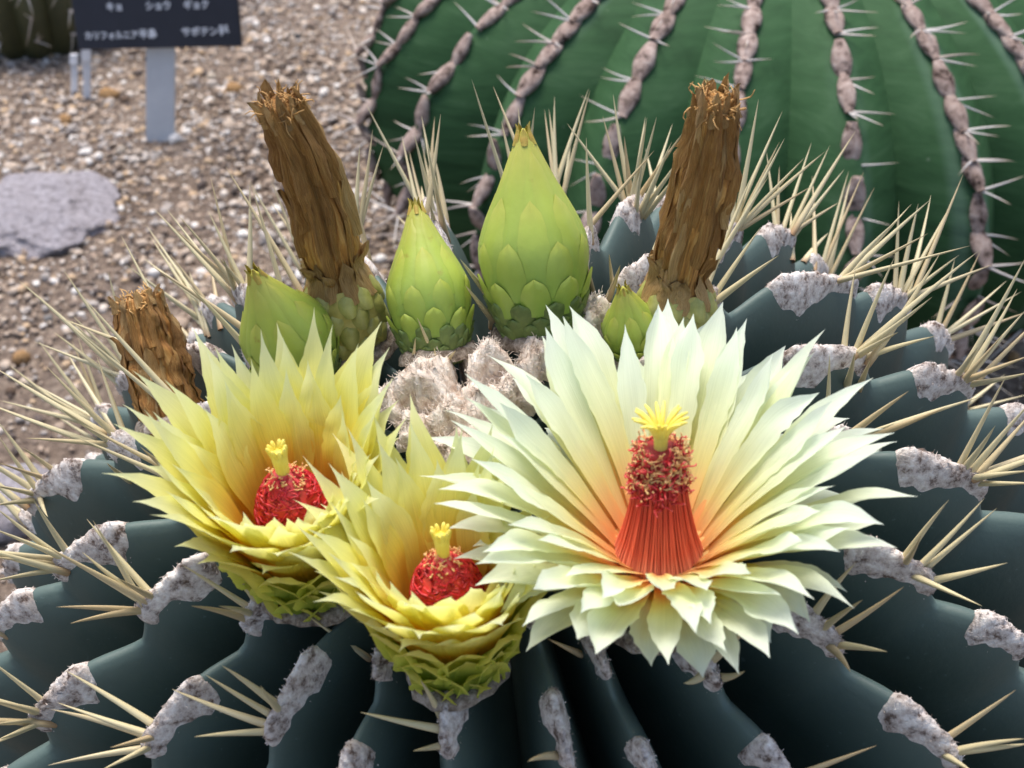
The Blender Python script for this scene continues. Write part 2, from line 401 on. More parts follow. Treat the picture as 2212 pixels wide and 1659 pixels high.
SPT = {
 7: [(390,290,200,0),(350,340,-40,40),(390,360,-40,160),(290,420,-60,330),(320,440,-60,485),(890,540,530,115),(800,605,400,345),(870,600,500,340),(960,600,720,480),(775,690,360,630),(840,690,440,730),
     (1480,640,1150,400),(1580,620,1450,420),(1440,720,1200,620),(1470,665,1390,640),(870,1360,410,1040),(820,1450,330,1265),(870,1420,350,1262),(920,1450,700,1530),(800,1550,295,1620),(860,1540,640,1670),
     (220,1220,-60,995),(240,1320,-60,1225),(150,1395,-80,1395),(180,1400,-80,1545),(1630,1230,1390,1010),(1620,1320,1290,1100),(1540,1360,1060,1195),(1600,1440,1190,1450),(1700,1280,1620,1180),(190,1430,-40,1500),
     (2270,960,1920,715)],
 8: [(690,1340,560,1080),(590,1420,190,1325),(690,1520,530,1550),(1560,950,1380,870),(1270,1659,1210,1590)],
 9: [(290,990,520,780),(310,1095,485,1090),(210,1080,105,1165),(910,710,1140,360),(950,800,1210,600),(1030,820,1485,545),(1070,910,1370,925),(1000,900,1160,1045),(1450,380,1720,-10),(1560,400,1970,0),(1620,400,2045,40),
     (1690,480,2110,395),(1520,460,1940,650),(1480,370,1580,240),(1770,1450,2170,1175),(1800,1560,2230,1450),(1810,1545,2260,1520),(1720,1580,1910,1690),(1070,1659,1290,1520)],
 6: [(1805,1330,2100,755),(1870,1260,2060,1080),(1890,1330,2260,900),(1950,1330,2280,980),(1880,1395,2260,1340),(1960,1430,2280,1430),(1220,1040,1485,845),(1080,1160,1400,1075),(1100,560,1150,90),(1180,570,1400,10),
     (1160,630,1660,280),(1280,620,1660,490),(1200,590,1420,480),(960,920,1015,640),(1110,820,1170,620),(1190,830,1260,640),(1810,680,1935,585),(1880,710,2190,230),(1900,710,2230,330),(1840,770,2260,620),(1930,800,2280,750),
     (1860,690,2080,520),(1480,240,1810,0),(1490,260,2010,60),(1680,400,1790,30),(1700,420,1950,-10),(1700,460,2110,170),(1720,490,2230,370),(1700,430,2190,240),(390,280,680,0),(400,220,570,-170),(2000,900,2100,750),(2050,960,2250,870)],
 3: [(980,1640,1120,1060),(1000,1640,1210,1070),(1020,1700,1890,1530),(1070,1710,1620,1455),(1090,1659,1410,1350),(1420,1760,1440,1250),(1440,1770,1545,1265),(1450,1780,1785,1235),(460,1290,570,620),(500,1300,690,885),(430,1280,405,790),
     (530,1310,960,930),(550,1310,890,1160),(510,1290,840,980),(640,1420,615,940),(670,1420,685,1030),(690,1440,890,890),(730,1460,1050,1255),(760,1480,1095,1060),(750,1500,990,1200),(790,1600,755,1320),(850,1620,980,1440),(910,1659,905,1085)],
 2: [(1590,1200,1370,680),(1590,1210,1320,690),(1620,1200,1610,560),(1650,1170,1700,720),(1700,1170,1470,770),(1760,1190,1745,590),(1710,1180,1980,730),(1730,1180,2040,740),(1800,1170,1820,850),(1840,1190,2200,800),(1930,1350,2220,910),
     (1950,1350,2230,1020),(1900,1330,1940,1000),(2090,1400,1970,920),(1920,1340,2130,890),(910,1200,555,715),(900,1310,600,880),(900,1250,650,920),(950,1310,875,490),(990,1180,1045,760),(1010,1190,1270,670),(830,1420,650,1170),
     (840,1390,640,1080),(290,1350,175,900),(370,1350,440,840),(230,1310,320,900),(270,1300,285,810),(380,1540,140,1150),(430,1490,415,1330),(570,1290,565,1165),(625,1370,630,1290)],
 5: [(970,410,830,190),(1010,430,1030,30),(960,270,935,0),(920,280,800,40),(510,740,510,510),(520,740,535,390),(590,770,660,360),(650,770,670,600),(660,770,775,590),(1550,420,1370,165),(1590,310,1500,95),(1640,260,1590,30),
     (1720,270,1740,-10),(1730,280,1810,80)],
 4: [(1400,200,1380,30),(1320,280,890,30),(1310,260,1060,0),(1370,440,1310,30),(1300,490,1190,110),(1550,90,1350,0),(1200,470,1000,310),(1280,480,1130,80),(1180,540,990,400),(1230,450,1070,250),(1200,550,1050,480),(800,590,395,90),
     (800,640,450,380),(790,660,430,430),(780,690,210,545),(740,290,660,115),(820,250,780,80),(560,910,230,540),(590,900,440,540),(600,880,480,510),(550,990,120,780),(520,1000,0,920),(530,960,210,880),(720,1100,280,720),(700,1080,400,600),
     (680,1150,360,960),(660,1170,160,1140),(780,1030,600,640),(440,1230,340,1000),(410,1250,80,1000),(400,1280,150,1200),(370,1320,-20,1310),(250,1400,-10,1030),(210,1430,-20,1150),(170,1490,-40,1430),(180,1530,-40,1555),(220,1500,290,1659),
     (810,1410,640,1300),(980,1380,880,1190)],
 1: [(1610,1600,1575,1150),(1660,1570,1690,1120),(1570,1659,1290,1310),(1500,1659,1070,1400),(1440,1659,1310,1100),(1500,1700,1120,1330)],
}
NSP = 0
for c, L in SPT.items():
    for (x0, y0, x1, y1) in L:
        b = np.array(cpx(c, x0, y0)); t = np.array(cpx(c, x1, y1))
        near = min(AREOLES, key=lambda a: np.linalg.norm(a[1] - b) + (60 if project(a[0])[1] > DIST1 * 1.02 else 0))
        hit, nn = cast(*b)
        zn = project(near[0])[1]
        if hit is None or abs(project(hit)[1] - zn) > .012:
            d = pdir(*b); hit = CAM + d * (zn / (-(d @ CZ)))
        q = BVH.find_nearest(Vector(hit)); base = np.array(q[0])
        n0 = (base - C1) / np.linalg.norm(base - C1)
        inpl = np.linalg.norm(t - b) * zn / FPX
        tip = on_ray(base, t[0], t[1], max(.014, inpl * 1.15), n0)
        spine(base, tip, RIBS[near[2]]); NSP += 1
# more spines crowd the far ribs, where they overlap too much to measure one by one
extra = Acc()
for (mid, pix, i, outer) in AREOLES:
    ph = abs(((PHI[i] + 180) % 360) - 180); al = math.degrees(math.acos((mid - C1) @ AX / np.linalg.norm(mid - C1)))
    if ph < 70 or not 20 < al < 62: continue
    n0 = (outer - C1) / np.linalg.norm(outer - C1); out = n0 - AX * (n0 @ AX); out /= np.linalg.norm(out)
    for q in range(2):
        dv = n0 * .9 + out * .55 + np.array([0, 0, .25]) + RNG.normal(0, .28, 3); dv /= np.linalg.norm(dv); b = outer + RNG.normal(0, .0010, 3); t = b + dv * random.uniform(.016, .026)
        if NSP < 296: spine(b, t, RIBS[i]); NSP += 1
        else:
            V, F = tube_([b - dv * .001, b + dv * .006, (b + t) / 2, t], [.0007, .0006, .0004, .00003]); extra.add(V, F, [(.5, (0, .25, .5, 1)[k // 6]) for k in range(len(V))])
if extra.V: tag(part('spines', extra.V, extra.F, M['spine'], CACTUS, uv=extra.uv), kind='stuff')
# spines on wool patches outside the picture
for (mid, pix, i, outer) in AREOLES:
    if -60 < pix[0] < PW + 40 and pix[1] < PH + 40: continue
    if NSP > 292 or np.linalg.norm(mid - CAM) > DIST1: continue
    n0 = (outer - C1) / np.linalg.norm(outer - C1)
    for q in range(3):
        dv = n0 * 1.0 + RNG.normal(0, .55, 3); dv /= np.linalg.norm(dv); spine(outer, outer + dv * random.uniform(.018, .028), RIBS[i]); NSP += 1
print('front spines', NSP)
#@@STAGE2
# ------------------------------------------------------------------ swept shapes: buds, tubes, withered flowers
class Sweep:
    def __init__(s, pts, prof, flute=None):
        s.p = np.array(pts, float); s.t = np.linspace(0, 1, len(pts)) if len(pts) > 2 else np.array([0, 1.])
        seg = np.linalg.norm(np.diff(s.p, axis=0), axis=1); s.t = np.concatenate([[0], np.cumsum(seg)]) / seg.sum(); s.L = seg.sum()
        s.pr = np.array(prof, float); s.flute = flute
        s.F = frame(s.p[-1] - s.p[0], CAM - s.p[0])
    def c(s, v): return np.stack([np.interp(v, s.t, s.p[:, k]) for k in range(3)], -1)
    def r(s, v): return np.interp(v, s.pr[:, 0], s.pr[:, 1])
    def at(s, v, th, ex=0):
        v = np.asarray(v, float); th = np.asarray(th, float); r = s.r(np.clip(v, 0, 1)) + ex
        if s.flute: r = r * (1 + s.flute(v, th))
        over = np.maximum(v - 1, 0) * s.L
        return s.c(np.clip(v, 0, 1)) + s.F[:, 0] * (r * np.cos(th))[..., None] + s.F[:, 1] * (r * np.sin(th))[..., None] + s.F[:, 2] * over[..., None]
    def body(s, nv=26, nu=28):
        v, th = np.meshgrid(np.linspace(0, 1, nv), np.linspace(0, 2 * math.pi, nu, endpoint=False), indexing='ij')
        V = s.at(v.ravel(), th.ravel()); uv = np.stack([th.ravel() / 6.283, v.ravel()], 1)
        F = grid(nu, nv, True) + [tuple(range((nv - 1) * nu, nv * nu))]
        return V, F, uv
    def scale(s, v0, v1, th, W, lift0, lift1, point=2.2, nv=6, nu=5, jit=0, ex0=.0002, keel=.0004):
        v, t = np.meshgrid(np.linspace(0, 1, nv), np.linspace(-1, 1, nu), indexing='ij'); v = v.ravel(); t = t.ravel()
        w = W * np.sqrt(np.clip(1 - v ** point, 0, 1)) * (.62 + .38 * np.sin(np.clip(v * 2.2, 0, 1.57)))
        sv = v0 + (v1 - v0) * v; rr = np.maximum(s.r(np.clip(sv, 0, 1)), .0012)
        ex = ex0 + lift0 * (1 - v) + lift1 * v ** 1.6 + keel * (1 - t * t) * (1 - v * .5)
        if jit: ex = ex + jit * RNG.normal(0, 1, len(v)); 
        V = s.at(sv, th + t * w / rr, ex); uv = np.stack([t * .5 + .5, v], 1)
        return V, grid(nu, nv), uv

def seat(px, py, sink=.003):
    d = pdir(px, py); t = ray_sphere(CAM, d, C1, R1 - .002)
    h = CAM + d * t[0] if t else np.array(BVH.find_nearest(Vector(CAM + d * (d @ (C1 - CAM))))[0])
    n0 = (h - C1) / np.linalg.norm(h - C1); return h - n0 * sink, n0

# buds ---------------------------------------------------------------
def mat_bud():
    n = NT('bud_green'); v = n.uv(1); r = n.objrand()
    c = n.ramp(v, [(0, lin(112, 146, 58)), (.35, lin(142, 170, 70)), (.75, lin(172, 186, 78)), (1, lin(190, 182, 84))])
    p = n.pos(); st = n.ramp(n.noise(420, 4, .6, p), [(.66, (0, 0, 0, 1)), (.80, (1, 1, 1, 1))])
    c = n.mix(n.mix(.5, (0, 0, 0, 1), st), c, lin(150, 110, 50))
    c = n.mix(1, c, n.ramp(n.noise(130, 3, .6, p), [(.3, (.82, .84, .76, 1)), (.7, (1, 1, 1, 1))]), 'MULTIPLY')
    n.color(c); n.rough(.42); n.b.inputs['Subsurface Weight'].default_value = .15; n.b.inputs['Subsurface Radius'].default_value = (.002, .003, .001); n.b.inputs['Subsurface Scale'].default_value = .5
    n.bump(n.noise(500, 3, .6, p), .15, .0005); return n.m
M['bud'] = mat_bud()
M['bud_low'] = mat_simple('bud_scale_dark_green', [(.3, lin(84, 104, 52)), (.7, lin(122, 142, 74))], 300, .5, .2, objvar=.25)
M['bud_tip'] = mat_simple('bud_tip_ochre', [(.35, lin(170, 160, 66)), (.7, lin(190, 150, 70))], 500, .55, .3)
M['ring'] = mat_wool('brown_felt', (.12, .09, .07, 1), (.30, .25, .20, 1), (.5, .45, .4, 1))
def bud(base_px, tip_px, L, rmax, label, tall=1.0):
    b, n0 = seat(*base_px); tip = on_ray(b, tip_px[0], tip_px[1], L, n0 + np.array([0, 0, .6]))
    pr = [(0, .56), (.07, .70), (.18, .84), (.30, .95), (.41, 1), (.49, .98), (.58, .84), (.68, .63), (.79, .41), (.89, .22), (.96, .10), (1, .02)]
    S = Sweep([b, tip], [(v, r * rmax * 1.06) for v, r in pr])
    V, F, uv = S.body(24, 30); o = part('bud', V, F, M['bud'], CACTUS, origin=b, uv=uv); o['label'] = label
    rows = [(-.02, .09, 12, 1.0), (.03, .14, 12, 1.0), (.08, .19, 12, 1.0), (.13, .26, 11, 1.0), (.18, .36, 9, .95), (.25, .52, 8, .85), (.33, .72, 7, .80), (.42, .92, 6, .85), (.5, .99, 5, .9)]
    for q, (v0, v1, cnt, wf) in enumerate(rows):
        for j in range(cnt):
            th = 2 * math.pi * (j + .5 * (q % 2)) / cnt + random.uniform(-.08, .08); W = math.pi * rmax / cnt * wf * S.r((v0 + v1) / 2 if v0 > .3 else v0 + .08) / rmax * 1.12
            d0 = random.uniform(-.012, .012)
            Vs, Fs, us_ = S.scale(v0 + d0, v1 + d0 * 1.5, th, W, -.0004, .0003 if q < 5 else .0001, 2.4 if q < 4 else 1.6, nv=8, ex0=.0003, keel=.0006 if q < 5 else .0003)
            us_[:, 1] = us_[:, 1] * .5 + .1 + q * .05
            part('scale', Vs, Fs, M['bud_low'] if q < 4 else M['bud'], o, uv=us_)
    for j in range(5):
        Vs, Fs, us_ = S.scale(.93, 1.0 + random.uniform(.0, .035), j * 1.257, rmax * .10, 0, .0006, 1.4, ex0=.0003)
        part('bud_tip', Vs, Fs, M['bud_tip'], o, uv=us_)
    ring(o, b, S.F, rmax * .62)
    return o
def ring(parent, b, Fm, r, h=.0022):
    """felted collar under a flower or bud"""
    nu, nv = 26, 7; V = []
    for i in range(nv):
        a = math.pi * i / (nv - 1)
        for j in range(nu):
            t = 6.2832 * j / nu; e = 1 + .10 * math.sin(3 * t + r * 9000) + .06 * math.sin(11 * t)
            rr = r * e - math.cos(a) * .0016 + .0012; V.append(b + Fm @ np.array([rr * math.cos(t), rr * math.sin(t), math.sin(a) * h * e + .0008]))
    V = np.array(V); V += (nz(V, 2500, r * 1e4) * .0003)[:, None] * Fm[:, 2]
    return part('felt_collar', V, grid(nu, nv, True), M['ring'], parent)
bud((938, 757), (897, 437), .0258, .0062, 'smaller pointed green bud with overlapping scales')
bud((1168, 708), (1130, 277), .0345, .0081, 'tall plump green bud with long pointed tip')
bud((655, 800), (545, 583), .026, .0068, 'yellow green bud half hidden behind the golden flower')
bud((1385, 745), (1345, 618), .015, .0042, 'small ochre tipped bud peeping over the pale flower')

# withered flowers ---------------------------------------------------
def mat_dry(name, cols, sc):
    n = NT(name); mp = n.new('ShaderNodeMapping'); mp.inputs['Scale'].default_value = (9, 1.0, 1); n.link(n.coord('UV'), mp.inputs[0])
    f = n.noise(sc, 5, .7, mp.outputs[0], .6)
    c = n.ramp(f, [(.28, cols[0]), (.5, cols[1]), (.72, cols[2])])
    c = n.mix(1, c, n.ramp(n.objrand(), [(0, (.72, .68, .64, 1)), (.5, (.92, .9, .87, 1)), (1, (1, 1, 1, 1))]), 'MULTIPLY')
    n.color(c); n.rough(.62); n.bump(f, .8, .0012); n.translucent(c, .12); return n.m
M['dry'] = mat_dry('dry_brown_petal', (lin(104, 58, 24), lin(202, 144, 72), lin(240, 204, 132)), 4.5)
M['dry_pale'] = mat_dry('dry_straw_petal', (lin(158, 106, 54), lin(226, 180, 112), lin(246, 222, 168)), 4.5)
M['fruit'] = mat_simple('olive_fruit_skin', [(.3, lin(132, 122, 56)), (.5, lin(170, 158, 84)), (.72, lin(196, 184, 116))], 160, .5, .25)
M['fruit_scale'] = mat_simple('olive_fruit_scale', [(.3, lin(138, 138, 62)), (.7, lin(186, 182, 106))], 260, .42, .15, objvar=.22)
def withered(path_px, L, rfruit, rcol, vf, label):
    b, n0 = seat(*path_px[0]); tip = on_ray(b, path_px[-1][0], path_px[-1][1], L, n0 * .6 + np.array([0, 0, 1.]))
    P = np.array(path_px, float); cum = np.concatenate([[0], np.cumsum(np.linalg.norm(np.diff(P, axis=0), axis=1))]); cum /= cum[-1]
    z0, z1 = project(b)[1], project(tip)[1]; pts = [b]
    for k in range(1, len(P)):
        d = pdir(*P[k]); pts.append(CAM + d * ((z0 + (z1 - z0) * cum[k]) / (-(d @ CZ))))
    sd = random.random() * 9
    fl = lambda v, th: np.where(v > vf + .03, .12 * np.sin(7 * th + 3 * v + sd) + .08 * np.sin(15 * th - 6 * v + sd) + .06 * np.sin(3 * th + 23 * v) + .04 * np.sin(5 * th + 51 * v), .02 * np.sin(9 * th + 20 * v))
    pr = [(0, rfruit * .72), (vf * .35, rfruit), (vf * .75, rfruit * .96), (vf * .96, rfruit * .80), (vf + .03, rcol * .86), (vf + .12, rcol * 1.0), (.72, rcol * .96), (.9, rcol * .74), (1, rcol * .60)] if rfruit else \
         [(0, rcol), (.5, rcol), (.8, rcol * .9), (1, rcol * .75)]
    S = Sweep(pts, pr, fl)
    V, F, uv = S.body(44, 30); o = part('withered_flower', V, F, M['dry'], CACTUS, origin=b, uv=uv); o['label'] = label
    if rfruit:
        S2 = Sweep(pts, [(v, r + .0004) for v, r in pr]); vv = np.linspace(0, vf, 10); v, th = np.meshgrid(vv, np.linspace(0, 6.2832, 26, endpoint=False), indexing='ij')
        Vf = S2.at(v.ravel(), th.ravel()); part('fruit', Vf, grid(26, 10, True), M['fruit'], o)
        for q in range(5):
            for j in range(9):
                t = 6.2832 * (j + .5 * (q % 2)) / 9 + random.uniform(-.1, .1); v0 = vf * (q * .19 - .02)
                Vs, Fs, us_ = S2.scale(v0, v0 + vf * random.uniform(.22, .27), t, rfruit * .34, -.0007, -.0006, 5.0, nv=6, ex0=.0004, keel=.0012)
                part('fruit_scale', Vs, Fs, M['fruit_scale'], o, uv=us_)
        for j in range(22):                              # pale papery collar where fruit meets flower
            Vs, Fs, us_ = S.scale(vf * .86 + random.uniform(-.02, .02), vf + random.uniform(.05, .12), random.uniform(0, 6.28), .0015, .0002, random.uniform(-.0003, .0010), 1.6, jit=.00018)
            part('dried_scale', Vs, Fs, M['dry_pale'], o, uv=us_)
    n_ = 46
    for j in range(n_):
        v0 = (vf if rfruit else 0) + .02 + (.82 - (vf if rfruit else 0)) * (j / n_) ** .95; ln = random.uniform(.2, .5)
        Vs, Fs, us_ = S.scale(v0, min(v0 + ln, 1.02), j * 2.399 + random.uniform(-.3, .3), random.uniform(.0007, .0013), .0, random.uniform(-.0003, .0004), 1.7, nv=7, jit=.00012)
        part('dried_petal', Vs, Fs, M['dry'] if random.random() < .72 else M['dry_pale'], o, uv=us_)
    A = Acc(); Fm = frame(pts[-1] - pts[-2], CAM - b)     # curled fibres in the open end
    for j in range(110):
        th = random.uniform(0, 6.28); r0 = rcol * .62 * math.sqrt(random.random()); q = pts[-1] - Fm[:, 2] * .0015 + Fm[:, 0] * r0 * math.cos(th) + Fm[:, 1] * r0 * math.sin(th)
        d = Fm[:, 2] * 1.0 + Fm[:, 0] * math.cos(th) * .5 + Fm[:, 1] * math.sin(th) * .5; path = [q]
        for k in range(5):
            d = d + RNG.normal(0, .55, 3); d /= np.linalg.norm(d); q = q + d * random.uniform(.0004, .0011); path.append(q)
        V, F = tube(path, [.00016, .00015, .00014, .00013, .0001, .00008], 3); A.add(V, F)
    tag(part('dry_fibres', A.V, A.F, M['dry_pale'], o, uv=A.uv), kind='stuff')
    for j in range(9):
        th = j * .7; Vs, Fs, us_ = S.scale(.93, 1.0 + random.uniform(.03, .07), th, .0010, .0001, random.uniform(-.0005, .0007), 1.5, jit=.00012); part('dried_petal', Vs, Fs, M['dry_pale'], o, uv=us_)
    ring(o, b, S.F, (rfruit or rcol) * .8)
withered([(752, 728), (722, 575), (688, 430), (648, 310), (602, 222)], .0470, .0058, .0042, .30, 'dried brown flower on an olive scaly fruit, leaning away from the sign')
withered([(1462, 735), (1468, 590), (1502, 460), (1532, 330), (1548, 215)], .0450, .0056, .0041, .29, 'dried brown flower on a wrinkled fruit behind the pale flower')
withered([(352, 905), (342, 800), (315, 715), (297, 645)], .0225, 0, .0045, 0, 'short dried brown flower beside the golden flower')

# open flowers -------------------------------------------------------
def ogee(x): return .12 * x + .88 * smooth(x ** .8)
def petal(parent, O, Fm, psi, r0, z0, L, e0, e1, W, mat, tooth=.22, fold=.25, nv=15, nu=5, curl=0., twist=0., pointy=.62, sharp=.9, name='petal'):
    er = Fm[:, 0] * math.cos(psi) + Fm[:, 1] * math.sin(psi); et = -Fm[:, 0] * math.sin(psi) + Fm[:, 1] * math.cos(psi); ez = Fm[:, 2]
    s = np.linspace(0, 1, nv); e = np.radians(e0 + (e1 - e0) * s ** 1.15 - curl * s ** 5)
    w = np.where(s < pointy, .42 + .58 * smooth(s / pointy), ogee(np.clip((1 - s) / (1 - pointy), 0, 1)) * (1 if sharp < 1 else np.clip((1 - s) / (1 - pointy), 0, 1) ** .25)) * W
    w = np.maximum(w, np.where(s > .9, W * .10 * (1 - s) / .1, 0))
    V = []; uv = []
    tw = twist * s ** 2; sway = random.uniform(-.10, .10) * L * s ** 2
    lip = 1 + (RNG.random((nv, 2)) - .6) * tooth * 2 * ((s > .45) & (s < .98))[:, None]
    ruf = random.uniform(.03, .16); kink = random.uniform(-.22, .22); e = e + np.radians(random.uniform(-16, 16)) * smooth((s - .55) / .3) * np.sin(s * 9)
    rip = random.uniform(0, 6.28)
    ds = L / (nv - 1); rr = r0 + np.concatenate([[0], np.cumsum(np.cos(e[:-1]) * ds)]); zz = z0 + np.concatenate([[0], np.cumsum(np.sin(e[:-1]) * ds)])
    for i in range(nv):
        nrm = -er * math.sin(e[i]) + ez * math.cos(e[i])
        c = O + er * rr[i] + ez * zz[i] + et * (sway[i] + kink * W * math.sin(6 * s[i]) * s[i])
        side = et * math.cos(tw[i]) + nrm * math.sin(tw[i])
        for j in range(nu):
            t = -1 + 2 * j / (nu - 1); k = lip[i, 0] if j == 0 else (lip[i, 1] if j == nu - 1 else 1)
            off = fold * w[i] * (t * t - .35) + ruf * w[i] * math.sin(13 * s[i] + rip + 2.5 * t) * (.3 + s[i])
            V.append(c + side * t * w[i] * k + nrm * off); uv.append((j / (nu - 1), s[i]))
    return part(name, V, grid(nu, nv), mat, parent, uv=uv)

n = NT('red_filament'); v = n.uv(1)
c = n.ramp(v, [(0, lin(255, 222, 190)), (.05, lin(255, 178, 140)), (.2, lin(246, 122, 92)), (.5, lin(226, 74, 56)), (.85, lin(186, 34, 40)), (1, lin(196, 60, 48))])
mp = n.new('ShaderNodeMapping'); mp.inputs['Scale'].default_value = (70, 1.0, 1); n.link(n.coord('UV'), mp.inputs[0])
f = n.noise(1, 2, .5, mp.outputs[0]); c = n.mix(1, c, n.ramp(f, [(.35, (.62, .42, .42, 1)), (.6, (1, 1, 1, 1))]), 'MULTIPLY')
n.color(c); n.rough(.45); n.bump(f, .6, .0008); M['red_skirt'] = n.m
n = NT('crimson_filament'); c = n.ramp(n.uv(1), [(0, lin(170, 22, 36)), (.6, lin(206, 36, 44)), (1, lin(230, 90, 84))])
n.color(c); n.rough(.38); M['crimson'] = n.m
M['stigma'] = mat_simple('yellow_stigma', [(.3, lin(244, 222, 84)), (.7, lin(252, 240, 130))], 500, .5, .2, trans=.2)
M['anther'] = mat_simple('anther_pollen', [(.3, lin(222, 150, 88)), (.7, lin(244, 206, 140))], 900, .7, .3)
M['tube_green'] = mat_simple('flower_tube_green', [(.3, lin(108, 130, 50)), (.7, lin(158, 174, 74))], 200, .5, .2)

def facing(b, dx, dy, tau):
    """flower axis: tau degrees away from the line of sight, leaning along image direction (dx, dy)"""
    w = CAM - b; w /= np.linalg.norm(w); v = CX * dx - CY * dy; v -= w * (v @ w); v /= np.linalg.norm(v)
    return w * math.cos(math.radians(tau)) + v * math.sin(math.radians(tau))
def flower(base_px, lean, tau, label, zf, rf, rows, bracts, mat, pale, crowd=None):
    b, n0 = seat(*base_px, sink=.002)
    Fm = frame(facing(b, lean[0], lean[1], tau), CAM - b); O = b; pc = None
    if crowd:                                            # petals pressed upright by the neighbouring flower
        q = Fm.T @ (seat(*crowd)[0] - b); pc = math.atan2(q[1], q[0])
    S = Sweep([b, b + Fm[:, 2] * zf * 1.02], [(0, rf * .62), (.3, rf * .80), (.7, rf * .97), (1, rf * 1.04)]); V, F, uv = S.body(12, 28)
    fo = part('flower', V, F, M['tube_green'], CACTUS, origin=b, uv=uv); fo['label'] = label
    # inner funnel wall that the petals line
    nu, nv = 30, 8; V = []; uv = []
    for i in range(nv):
        s = i / (nv - 1); rr = rf * (.30 + .82 * s); z = zf * (.96 + .16 * s * s)
        for j in range(nu): t = 6.2832 * j / nu; V.append(O + Fm @ np.array([rr * math.cos(t), rr * math.sin(t), z])); uv.append((j / nu, s * .25))
    part('funnel', V, grid(nu, nv, True), mat, fo, uv=uv)
    for (cnt, r0, z0, ln, e0, e1, W, curl, ph) in rows:
        for j in range(cnt):
            psi = 6.2832 * (j + ph) / cnt + random.uniform(-.06, .06); fr = math.cos(psi); drop = (15 if pale else -2) * max(0, fr); pr_ = max(0, math.cos(psi - pc)) ** 1.5 if crowd else 0; drop -= 11 * pr_
            petal(fo, O, Fm, psi, r0 * random.uniform(.96, 1.04), z0 + random.uniform(-.0006, .0006), ln * random.uniform(.90, 1.08) * (1 - (.20 if pale else .15) * fr) * (1 - .30 * pr_), e0 - drop + random.uniform(-4, 4), e1 - drop * .8 + random.uniform(-7, 7),
                  W * random.uniform(.85, 1.12), mat, curl=curl * random.uniform(.2, 1.6), twist=random.uniform(-.5, .5) if pale else random.uniform(-.2, .2), tooth=.11 if pale else .08, fold=random.uniform(.15, .5) if pale else random.uniform(.05, .25), pointy=random.uniform(.66, .8) if pale else random.uniform(.5, .62), sharp=.85 if pale else 1.15, nv=26, nu=7)
    for (cnt, r0, z0, ln, e0, e1, W, ph) in bracts:
        for j in range(cnt):
            psi = 6.2832 * (j + ph) / cnt + random.uniform(-.08, .08)
            petal(fo, O, Fm, psi, r0, z0 + random.uniform(-.0005, .0005), ln * random.uniform(.9, 1.1), e0 + random.uniform(-3, 3), e1 + random.uniform(-8, 8), W, M['petal_green'], tooth=.05, fold=-.30, nv=10, pointy=.45, curl=14, name='bract')
    ring(fo, b, Fm, rf * .66, .0016)
    return fo, O, Fm

def stigma(parent, O, Fm, z0, z1, r, lobes, spread, ll):
    A = Acc(); V, F = tube([O + Fm[:, 2] * (z0 + (z1 - z0) * s) for s in (0, .5, .9, 1)], [r * .75, r * .85, r, r * .9], 10); A.add(V, F)
    for j in range(lobes):
        th = 6.2832 * j / lobes + random.uniform(-.15, .15); er = Fm[:, 0] * math.cos(th) + Fm[:, 1] * math.sin(th); q = O + Fm[:, 2] * (z1 - .0006) + er * r * .7; path = [q]; e = 1.35
        for k in range(5):
            e -= spread * random.uniform(.12, .3); q = q + (er * math.cos(e) + Fm[:, 2] * math.sin(e)) * ll / 5 * random.uniform(.85, 1.15); path.append(q)
        V, F = tube(path, [r * .36, r * .36, r * .34, r * .32, r * .28, r * .14], 5); A.add(V, F)
    return part('stigma', A.V, A.F, M['stigma'], parent)

# the pale wide open one
PR = [(26, .0056, .0132, .0255, 54, 40, .0022, 4, 0.), (30, .0060, .0128, .0288, 48, 34, .0023, 14, .4), (28, .0062, .0122, .0282, 38, 20, .0024, 28, .1), (24, .0062, .0114, .0225, 33, 8, .0024, 40, .6)]
PB = [(13, .0058, .0086, .0120, 52, 18, .0026, .3), (11, .0055, .0045, .0075, 66, 40, .0024, .0)]
fo, O, Fm = flower((1425, 1350), (8, -395), 50, 'wide open pale yellow flower with red column and spread stigma', .0128, .0060, PR, PB, M['petal_pale'], True)
S = Sweep([O + Fm[:, 2] * .0124, O + Fm[:, 2] * .0300], [(0, .0063), (.10, .0057), (.25, .0048), (.42, .0041), (.6, .0035), (.8, .0031), (1, .0026)])
A = Acc()
V, F, uv = Sweep(S.p, [(v_, r_ - .0004) for v_, r_ in S.pr]).body(18, 40); A.add(V, F, uv)
for j in range(130):                                     # flaring filaments
    th = 6.2832 * j / 130 + random.uniform(-.02, .02); vs = np.linspace(0, .78, 8); dth = random.uniform(-.10, .10)
    path = S.at(vs, th + dth * vs, random.uniform(-.0001, .00015)); V, F = tube(path, .00011, 4); A.add(V, F, [(th / 6.2832, vs[i // 4]) for i in range(len(V))])
tag(part('stamen_column', A.V, A.F, M['red_skirt'], fo, uv=A.uv), kind='stuff')
def curls(fo, S, cnt, v0, v1, mat, step, out, name, rad=.0001, upv=.5):
    A = Acc(); ends = []
    for j in range(cnt):
        th = random.uniform(0, 6.2832); v_ = random.uniform(v0, v1); q = S.at(np.array([v_]), np.array([th]), .0001)[0]; ax = S.c(np.array([v_]))[0]
        er = (q - ax) / np.linalg.norm(q - ax); d = er * out + S.F[:, 2] * upv + RNG.normal(0, .5, 3); path = [q]
        for k in range(6):
            d = d / np.linalg.norm(d) + RNG.normal(0, .55, 3) + S.F[:, 2] * .05 - er * .12 * (k > 2); d /= np.linalg.norm(d); q = q + d * step; path.append(q)
        V, F = tube(path, rad, 3); A.add(V, F, [(.5, (i // 3) / 6) for i in range(len(V))]); ends.append(q)
    tag(part(name, A.V, A.F, mat, fo, uv=A.uv), kind='stuff'); return ends
